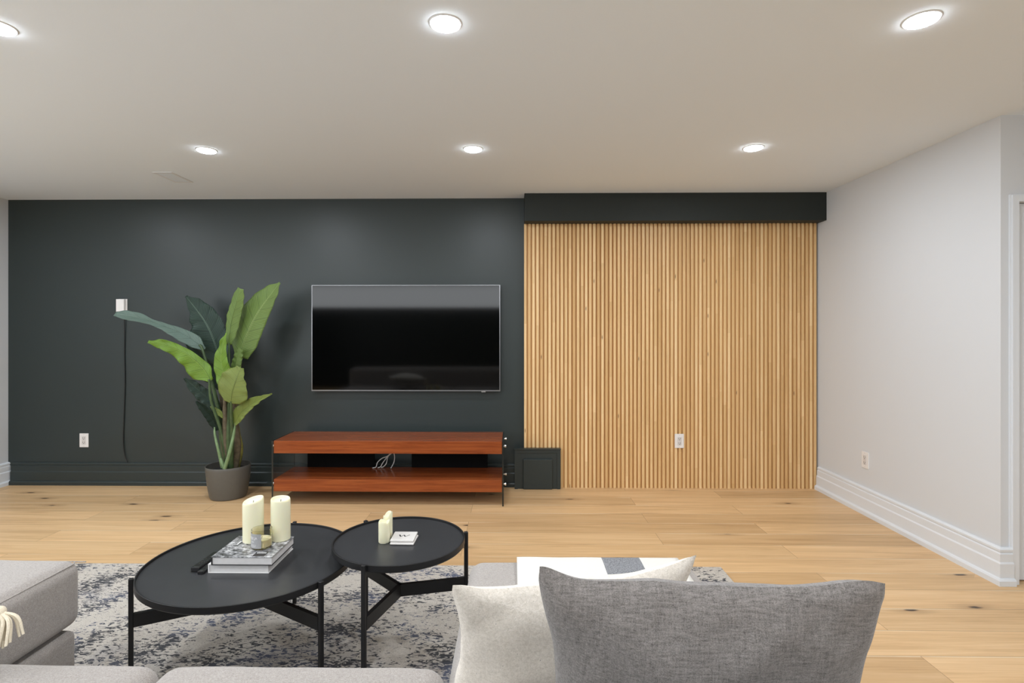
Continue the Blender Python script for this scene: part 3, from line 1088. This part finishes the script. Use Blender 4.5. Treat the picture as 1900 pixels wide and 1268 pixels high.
# back leaves first
leaf([(408, 722, 4.34), (396, 698, 4.34), (372, 664, 4.35), (346, 638, 4.36)], [6, 18, 21, 15, 2], [10, 20, 19, 11, 2], 'leaf_deep', fold=.15, seed=2)
leaf([(407, 684, 4.32), (401, 645, 4.32), (382, 600, 4.33), (345, 550, 4.34)], [7, 27, 36, 34, 23, 11, 2], [10, 24, 28, 30, 27, 19, 3], 'leaf_dark', fold=.12, seed=1, wave=.006)
leaf([(444, 664, 4.22), (457, 624, 4.21), (480, 578, 4.20), (519, 525, 4.18)], [13, 30, 35, 35, 30, 20, 3], [16, 25, 25, 23, 19, 12, 2], 'leaf_light', fold=-.2, seed=3, wave=.003)
leaf([(424, 640, 4.16), (429, 600, 4.16), (438, 565, 4.15), (446, 536, 4.14)], [4, 8, 11, 14, 13, 12, 7], [5, 11, 14, 14, 13, 11, 6], 'leaf_light', fold=-.3, seed=4, wave=.003)
leaf([(380, 648, 4.20), (345, 623, 4.19), (300, 604, 4.18), (255, 589, 4.17), (214, 582, 4.15)], [5, 13, 15, 12, 8, 7, 10, 11, 6], [3, 12, 10, 8, 6, 5, 9, 10, 5], 'leaf_grey', fold=.2, seed=5, wave=.003, roll=(.2, .4))
leaf([(392, 706, 4.10), (374, 680, 4.10), (345, 656, 4.08), (310, 641, 4.06), (275, 634, 4.03)], [7, 28, 27, 21, 17, 12, 9, 3], [4, 12, 10, 9, 8, 9, 8, 3], 'leaf_lime', fold=-.25, seed=6, wave=.013, freq=4)
leaf([(414, 772, 4.22), (392, 746, 4.22), (366, 722, 4.21), (342, 702, 4.20)], [3, 11, 14, 11, 2], [3, 12, 13, 10, 2], 'leaf_dark', fold=.3, seed=7)
leaf([(414, 776, 4.14), (406, 764, 4.14), (390, 755, 4.14)], [2, 6, 5, 1], [1, 4, 3, 1], 'leaf_olive', fold=.2, seed=8, wave=.001, nseg=16)
leaf([(404, 799, 4.15), (396, 780, 4.14), (382, 762, 4.12), (364, 745, 4.10)], [5, 10, 9, 7, 2], [4, 9, 8, 6, 2], 'leaf_deep', fold=.3, seed=9, wave=.002)
leaf([(420, 722, 4.12), (414, 690, 4.12), (410, 660, 4.12), (419, 618, 4.13)], [10, 14, 14, 10, 6, 2], [14, 16, 15, 12, 7, 2], 'leaf_lime', fold=.3, seed=10, wave=.008, freq=4)
leaf([(438, 708, 4.17), (436, 684, 4.17), (440, 664, 4.17), (446, 648, 4.17)], [7, 10, 10, 9, 5], [7, 10, 10, 9, 5], 'leaf_light', fold=-.4, seed=11, wave=.004)
leaf([(428, 749, 4.04), (431, 728, 4.02), (438, 706, 4.01), (447, 683, 4.02)], [14, 28, 32, 31, 24, 9], [18, 29, 27, 20, 11, 5], 'leaf_olive', fold=-.10, seed=12, wave=.005, freq=3)
leaf([(434, 788, 4.10), (448, 765, 4.08), (472, 747, 4.06), (505, 731, 4.03)], [7, 13, 13, 10, 5, 1], [6, 12, 11, 7, 3, 1], 'leaf_olive', fold=.3, seed=13, wave=.005)
# stalks
stem([(424, 868, 4.22), (412, 790, 4.20), (393, 710, 4.18), (376, 650, 4.19), (370, 640, 4.19)], [4, 4, 3.2, 2.4, 2], 'stem')
stem([(421, 868, 4.18), (410, 800, 4.15), (392, 745, 4.11), (388, 704, 4.10)], [3.5, 3, 2.5, 2], 'stem')
stem([(427, 868, 4.28), (420, 790, 4.30), (410, 730, 4.32), (406, 678, 4.32)], [5, 4.5, 3.5, 2.5], 'stem')
stem([(424, 868, 4.30), (416, 790, 4.32), (410, 720, 4.34)], [5, 4, 3], 'stem_brown')
stem([(430, 868, 4.24), (434, 780, 4.22), (440, 700, 4.21), (446, 655, 4.21)], [5.5, 4, 2.5, 1.8], 'stem')
stem([(426, 868, 4.20), (426, 780, 4.18), (425, 700, 4.17), (425, 636, 4.16)], [4.5, 3.5, 2.4, 1.8], 'stem')
stem([(422, 868, 4.19), (419, 800, 4.15), (417, 745, 4.12), (419, 712, 4.12)], [4.5, 4, 3, 2], 'stem_brown')
stem([(428, 868, 4.17), (431, 810, 4.12), (429, 770, 4.07), (429, 745, 4.04)], [4, 3.4, 2.8, 2], 'stem')
stem([(432, 868, 4.25), (437, 800, 4.22), (438, 740, 4.18), (438, 702, 4.17)], [5, 4.5, 3, 2], 'stem_brown')
stem([(433, 868, 4.30), (428, 800, 4.28), (426, 740, 4.26)], [6, 5, 3], 'stem_brown')
stem([(421, 866, 4.22), (414, 820, 4.22), (413, 770, 4.22)], [4.5, 4, 2], 'stem_brown')
stem([(424, 868, 4.20), (420, 820, 4.17), (418, 770, 4.16), (420, 722, 4.13)], [6, 6, 5, 3], 'stem_brown')
stem([(428, 868, 4.19), (425, 810, 4.16), (424, 760, 4.15), (427, 720, 4.14)], [6, 5.5, 4, 2.5], 'stem')
stem([(432, 868, 4.21), (433, 820, 4.19), (432, 770, 4.17), (434, 720, 4.16)], [6, 5.5, 4.5, 3], 'stem_brown')
stem([(420, 868, 4.24), (412, 820, 4.24), (408, 780, 4.23), (410, 765, 4.22)], [5, 4.5, 3, 2], 'stem')
stem([(425, 868, 4.26), (419, 800, 4.27), (413, 750, 4.28), (410, 715, 4.3)], [6, 5, 4, 3], 'stem_brown')
stem([(435, 868, 4.22), (440, 830, 4.20), (438, 790, 4.18), (436, 755, 4.17)], [7, 7, 5, 3], 'stem_brown')
stem([(437, 867, 4.27), (443, 835, 4.25), (441, 800, 4.22), (440, 782, 4.2)], [8, 8, 4, 2], 'sheath_yellow', 'sheath')
stem([(413, 868, 4.14), (405, 835, 4.12), (399, 808, 4.13), (398, 793, 4.14)], [3.2, 2.6, 2.2, 1.2], 'stem_pale')
stem([(417, 870, 4.10), (426, 840, 4.09), (433, 810, 4.10), (437, 786, 4.10)], [3.4, 3.2, 2.6, 1.6], 'stem_pale')
stem([(416, 869, 4.12), (411, 856, 4.12), (408, 846, 4.13)], [3.5, 3, 1], 'stem_pale', 'sheath')

# ------------------------------------------------------------------ rug
bm = cushion(-2.52, 1.128, 0.25, 2.985, 0.0, .014, r=.006, crown=0, side=0, cuts=10, lump=0)
tag(obj('area_rug', bm, M['rug'], None, True), 'cream area rug with distressed navy and charcoal pattern under the coffee tables', 'rug')
RZ = .0142

# ------------------------------------------------------------------ sectional sofa
sf = thing('sectional_sofa', 'warm grey U-shaped fabric sectional sofa in the foreground on the rug', 'sofa', (-.9, 1.2, RZ))
def cushion_part(name, a, **k):
    bm = cushion(*a, **k)
    return child(name, bm, M['sofa'], sf, True)
cushion_part('seat_cushion', (-2.50, -1.592, .70, 2.008, .215, .452), r=.045, crown=.022, side=.010, seed=1)
cushion_part('seat_cushion', (-1.575, -.893, .70, 1.402, .215, .446), r=.050, crown=.012, side=.006, seed=2)
cushion_part('seat_cushion', (-.889, -.168, .70, 1.402, .215, .446), r=.050, crown=.012, side=.006, seed=3)
cushion_part('seat_cushion', (-.158, .66, .70, 2.035, .215, .446), r=.050, crown=.012, side=.008, seed=4)
cushion_part('base', (-2.47, -1.596, .45, 1.985, .05, .205), r=.025, crown=0, side=0, seed=1)
cushion_part('base', (-1.590, -.165, .45, 1.375, .05, .205), r=.025, crown=0, side=0, seed=1)
cushion_part('base', (-.160, .65, .45, 2.01, .05, .205), r=.025, crown=0, side=0, seed=1)
cushion_part('backrest', (-2.50, .66, .40, .68, .21, .72), r=.05, crown=.01, side=.01, seed=5)
def seam(x0, x1, y0, y1, z, r=.0022, inset=.010):
    bm = bmesh.new()
    q = .04
    pts = []
    for cx_, cy_, a0 in ((x1 - q, y1 - q, 0), (x0 + q, y1 - q, PI / 2), (x0 + q, y0 + q, PI), (x1 - q, y0 + q, 1.5 * PI)):
        for k in range(5):
            a = a0 + k * PI / 8
            pts.append((cx_ + (q - inset) * math.cos(a), cy_ + (q - inset) * math.sin(a), z))
    pts.append(pts[0])
    tube(bm, pts, r, 6, 2)
    return bm
child('seam', seam(-2.50, -1.592, .70, 2.008, .4425, inset=.012), M['sofa'], sf, True)
for x in (-2.38, -1.66, -.95, -.22, .02, .56):
    for y in (.52, 1.30 if -1.6 < x < -.1 else 1.92):
        bm = bmesh.new()
        lathe(bm, [(.018, RZ), (.024, .05)], 16, x, y)
        child('leg', bm, M['black'], sf, True)

# throw over the foot of the right chaise
def drape(x0, x1, y0, y1, ztop, front_drop, th=.007):
    bm = bmesh.new()
    prof = [(y0, ztop - .004), (y0 + .1, ztop)]
    prof += [(y1 - .5 + k * .06, ztop + .002 * math.sin(k)) for k in range(1, 8)]
    r = .05
    for k in range(0, 7):
        a = PI / 2 * k / 6
        prof.append((y1 - .05 + (r + th) * math.sin(a), ztop - r - th + (r + th) * math.cos(a)))
    prof.append((y1 + th, ztop - front_drop * .6))
    prof.append((y1 + th + .004, ztop - front_drop))
    nx = 26
    rows = []
    for (y, z) in prof:
        row = []
        for i in range(nx + 1):
            x = x0 + (x1 - x0) * i / nx
            row.append(bm.verts.new((x, y, z + .0015 * noise.noise(Vector((x * 9, y * 9, 0))))))
        rows.append(row)
    for a, b_ in zip(rows, rows[1:]):
        for i in range(nx):
            bm.faces.new((a[i], a[i + 1], b_[i + 1], b_[i]))
    return bm
bm = drape(.014, .60, 1.33, 2.045, .4655, .22)
th = obj('throw_blanket', fixn(bm), M['throw'], None, True)
md = th.modifiers.new('thickness', 'SOLIDIFY')
md.thickness = .007
md.offset = -1
tag(th, 'off-white throw blanket with a grey block laid over the far end of the chaise', 'blanket')

# pillows
pillow('throw_pillow', (.038, .855, .908), (.541, .795, .926), (-.022, .17, -.47), .48, .155, M['pillow_grey'], 'heather grey linen pillow nearest the viewer, hiding most of the cream one', pinch=.026, xpinch=.075, seed=3.3, wrinkle=.011, ears=((-1, .028, .17), (1, .010, .30), (-.30, .006, .22)))
pillow('throw_pillow', (-.113, .965, .838), (.362, 1.095, .826), (.06, .20, -.40), .42, .14, M['pillow_cream'], 'cream speckled wool pillow standing behind the grey one on the chaise', pinch=.07, xpinch=.15, seed=8.1, wrinkle=.008, ears=((-1, .014, .16), (1, .034, .30)))
fp, cen, PXx, PD, PN = pillow('throw_pillow', (-1.75, 1.36, .640), (-1.252, 1.33, .618), (0, -.46, -.05), .46, .15, M['throw_cream'], 'cream pillow with a yarn tassel at the far left edge of the photo', pinch=.06, seed=5.0)
ts = bmesh.new()
root = Vector((-1.246, 1.31, .612))
random.seed(3)
for k in range(20):
    a = k / 19
    tip = root + Vector((-.02 + .078 * a + random.uniform(-.006, .006), -.03 + random.uniform(-.02, .03), -.082 + .034 * a * a + random.uniform(-.008, .006)))
    midp = root.lerp(tip, .5) + Vector((.004 + .010 * a, 0, .016))
    tube(ts, [root + Vector((random.uniform(-.006, .006), random.uniform(-.006, .006), 0)), midp, tip], [.0030, .0036, .0028], 6, 5)
o = obj('tassel', ts, M['strand'], fp, True)
kn = bmesh.new()
bmesh.ops.create_uvsphere(kn, u_segments=14, v_segments=10, radius=.014)
kn.transform(Matrix.Translation(root))
obj('knot', kn, M['strand'], o, True)

# ------------------------------------------------------------------ coffee tables
def coffee_table(name, label, cx, cy, R, ztop, a0, bar_z, zfloor=RZ, rim=.024):
    t = thing(name, label, 'coffee table', (cx, cy, zfloor))
    zt = ztop - zfloor
    bm = bmesh.new()
    lathe(bm, [(R - .006, zt - rim - .004), (R - .002, zt - rim), (R, zt - rim + .002), (R, zt - .001), (R - .001, zt), (R - .005, zt), (R - .006, zt - .001), (R - .006, zt - .009)], 128, cap0=False, cap1=False)
    obj('rim', fixn(bm), M['black_metal'], t, True)
    bm = bmesh.new()
    lathe(bm, [(R - .006, zt - rim - .004), (R - .006, zt - .009)], 128)
    obj('tabletop', fixn(bm), M['table_top'], t)
    lw = .0078
    for k in range(3):
        a = a0 + k * 2 * PI / 3
        m4 = Matrix.Rotation(a, 4, 'Z')
        bm = bbox(R + .001, R + .001 + 2 * lw, -lw, lw, 0, zt + .003, .0015, 1)
        bm.transform(m4)
        obj('leg', bm, M['black_metal'], t)
    bm = bmesh.new()
    for k in range(3):
        a = a0 + k * 2 * PI / 3
        vs, fs = box(bm, -.004, R + .001, -.0085, .0085, bar_z - zfloor, bar_z - zfloor + .048)
        bmesh.ops.rotate(bm, verts=vs, cent=(0, 0, 0), matrix=Matrix.Rotation(a, 3, 'Z'))
    obj('stretcher', bm, M['black_metal'], t)
    return t
coffee_table('round_coffee_table', 'large low round black coffee table holding the books and tall candles', -1.032, 2.155, .392, .395, math.atan2(1.947 - 2.155, -.684 + 1.032), .222)
coffee_table('round_coffee_table', 'small higher round black coffee table holding the coasters and two little candles', -.459, 2.207, .263, .455, math.atan2(1.953 - 2.207, -.535 + .455) + .03, .222)
ZL, ZS = .395 - .009, .455 - .009

# books
def book(w, d, h, loc, rz, label, cover, cover_col, spine_left=True):
    t = thing('book', label, 'book', loc, rz)
    c = .0025
    obj('pages', bbox(.004, w - .003, .003, d - .003, c, h - c), M['paper'], t)
    bm = bmesh.new()
    box(bm, 0, w, 0, d, h - c, h)
    obj('front_cover', bm, cover, t)
    bm = bmesh.new()
    box(bm, 0, w, 0, d, 0, c)
    obj('back_cover', bm, cover_col, t)
    bm = bmesh.new()
    box(bm, 0, .004, 0, d, c, h - c)
    obj('spine', bm, cover_col, t)
    return t
b1 = book(.229, .228, .033, (-1.144, 2.036, ZL), .0, 'white book, lower of the two on the large table', M['paper_white'], M['paper_white'])
b2 = book(.229, .208, .0315, (-1.127, 2.023 + .003, ZL + .0332), .0, 'black-and-white photo book, upper of the two under the candles', M['cover'], M['ink'])
bm = bmesh.new()
for k in range(9):
    box(bm, .10 + k * .0055, .10 + k * .0055 + random.uniform(.002, .004), -.0006, .0, .0312, .0326)
obj('cover_lettering', bm, M['ink'], b1)
bm = bmesh.new()
box(bm, .150, .195, .006, .050, .0315, .0319)
obj('title_block', bm, M['slot'], b2)
bm = bmesh.new()
for k in range(6):
    box(bm, .156 + k * .006, .160 + k * .006, .034, .042, .0319, .0321)
obj('subtitle_lettering', bm, M['label_ink'], b2)
bm = bmesh.new()
for k in range(7):
    x = .035 + k * .024
    vs, fs = box(bm, x, x + .006, .118, .150, .0315, .0318)
    if k % 2:
        bmesh.ops.rotate(bm, verts=vs, cent=(x, .134, .0316), matrix=Matrix.Rotation(.5, 3, 'Z'))
obj('title_lettering', bm, M['label_ink'], b2)
ZB = ZL + .0332 + .0315 + .0003

# pillar candles
def pillar(loc, r, h, slope_dir, slope, label, name='pillar_candle', lumps=0.0, seed=0):
    t = thing(name, label, 'candle', loc)
    bm = bmesh.new()
    def zf(a, k):
        if k < 3:
            return 0
        s = slope * math.cos(a - slope_dir)
        if lumps:
            s += lumps * abs(math.sin(1.5 * a + seed))
        return s * (1 if k < 7 else .6)
    lathe(bm, [(r * .9, 0), (r, .003), (r, h * .5), (r, h - .007), (r * .975, h - .002), (r * .93, h), (r * .88, h - .002), (r * .80, h - .008), (r * .55, h - .012), (.001, h - .013)], 40, cap1=False, zfun=zf, rfun=lambda a, k: 1 + .012 * math.sin(3 * a + k + seed))
    obj('wax', fixn(bm), M['wax'], t, True)
    bm = bmesh.new()
    cyl(bm, (0, 0, h - .016), (.001, 0, h - .004), .0012, 8)
    obj('wick', bm, M['wick'], t)
    return t
pillar((-1.043, 2.182, ZB), .0395, .166, .7, .009, 'tall cream pillar candle with slanted top, left of the pair on the books')
pillar((-.940, 2.200, ZB), .0375, .166, 2.5, .003, 'tall cream pillar candle with level top, right of the pair on the books')
pillar((-.517, 2.188, ZS + .0005), .0225, .078, 0, 0, 'short melted cream candle in front, beside the coasters', 'small_candle', .010, 1.0)
pillar((-.512, 2.231, ZS + .0005), .0190, .094, .3, .008, 'slightly taller melted cream candle just behind the short one', 'small_candle', .010, 2.2)

# jar candle
jc = thing('jar_candle', 'glass jar candle with a grey label, in front of the two tall candles', 'candle', (-.981, 2.122, ZB))
bm = bmesh.new()
r, h = .0375, .073
lathe(bm, [(.001, 0), (r * .9, 0), (r, .004), (r, h - .001), (r - .001, h), (r - .002, h - .001), (r - .0022, .007), (.001, .006)], 48, cap0=False, cap1=False)
obj('jar', fixn(bm), M['amber'], jc, True)
bm = bmesh.new()
lathe(bm, [(r - .0026, .0065), (r - .0026, .034), (.001, .033)], 40, cap0=True, cap1=False)
obj('wax', fixn(bm), M['wax'], jc, True)
bm = bmesh.new()
a0, a1 = math.radians(188), math.radians(292)
rows = []
for k in range(17):
    a = a0 + (a1 - a0) * k / 16
    rows.append([bm.verts.new(((r + d_) * math.cos(a), (r + d_) * math.sin(a), z)) for d_, z in ((.0003, .007), (.0003, .062), (.0008, .062), (.0008, .007))])
for p, q in zip(rows, rows[1:]):
    for k in range(4):
        bm.faces.new((p[k], p[(k + 1) % 4], q[(k + 1) % 4], q[k]))
bm.faces.new(rows[0])
bm.faces.new(rows[-1][::-1])
lbl = obj('label', fixn(bm), M['label'], jc)
def wrap(s, size, zc, ac, rr):
    bm = text_bm(s, size, .0002, Matrix.Identity(4))
    for v in bm.verts:
        x, y, z = v.co
        a = ac + x / rr
        v.co = Vector(((rr + z) * math.cos(a), (rr + z) * math.sin(a), zc + y))
    return bm
tb = wrap('NUX JA', .0125, .046, math.radians(238), r + .0009)
for zz, wd in ((.040, .6), (.033, .35), (.030, .3), (.021, .8), (.0175, .75), (.014, .7)):
    for k in range(8):
        aa = math.radians(238) + (k / 7 - .5) * wd
        p = Vector(((r + .0009) * math.cos(aa), (r + .0009) * math.sin(aa), zz))
        s_ = Vector((-math.sin(aa), math.cos(aa), 0)) * .0014
        vs = [tb.verts.new(p + s_ * i_ + Vector((0, 0, .0005 * j_))) for i_, j_ in ((-1, -1), (1, -1), (1, 1), (-1, 1))]
        tb.faces.new(vs)
obj('label_print', tb, M['label_ink'], lbl)
lw = bmesh.new()
cyl(lw, (0, 0, .03), (.001, 0, .043), .0009, 6)
obj('wick', lw, M['wick'], jc)

# coasters
def coaster(loc, rz, label):
    t = thing('coaster', label, 'coaster', loc, rz)
    bm = bmesh.new()
    box(bm, -.0475, .0475, -.0475, .0475, .0012, .0085)
    bmesh.ops.bevel(bm, geom=list(bm.edges), offset=.003, segments=3, profile=.6, affect='EDGES')
    obj('tile', fixn(bm), M['ceramic'], t, False)
    obj('cork_pad', bbox(-.040, .040, -.040, .040, 0, .0013), M['plastic_shade'], t)
    return t
coaster((-.4385, 2.202, ZS + .0003), -.03, 'white square ceramic coaster, lower of the two on the small table')
c2 = coaster((-.4415, 2.211, ZS + .0092), .0, 'white square ceramic coaster with a black letter W, on top of the other')
wb = bmesh.new()
strokes = [((-.020, .011), (-.012, -.010), .0052), ((-.012, -.010), (-.001, .008), .0030), ((-.001, .008), (.006, -.010), .0052), ((.006, -.010), (.022, .010), .0028)]
for (x0, y0), (x1, y1), w_ in strokes:
    d_ = Vector((x1 - x0, y1 - y0, 0)).normalized()
    n_ = Vector((-d_.y, d_.x, 0)) * w_ / 2
    A, B = Vector((x0, y0, .0088)), Vector((x1, y1, .0088))
    wb.faces.new([wb.verts.new(p) for p in (A - n_, B - n_, B + n_, A + n_)])
fixn(wb)
obj('letter', wb, M['ink'], c2)

# remotes beside the books
def remote(loc, rz, w, l_, h, label):
    t = thing('remote_control', label, 'remote', loc, rz)
    obj('casing', bbox(-w / 2, w / 2, 0, l_, 0, h, .004, 3), M['black'], t)
    bm = bmesh.new()
    for i in range(3):
        for j in range(5):
            x, y = (i - 1) * w * .26, .03 + j * .017
            cyl(bm, (x, y, h - .0005), (x, y, h + .0012), w * .085, 10)
    obj('button', bm, M['plastic_shade'] if False else M['slot'], t)
    obj('brand_strip', bbox(-w * .28, w * .28, .007, .0095, h - .0003, h + .0003), M['silver'], t)
    return t
remote((-1.196, 2.040, ZL + .0003), -.04, .034, .150, .018, 'black remote control, left of the pair beside the books')
remote((-1.1665, 2.022, ZL + .0003), -.0, .022, .150, .012, 'narrow black remote control squeezed between its neighbour and the books')
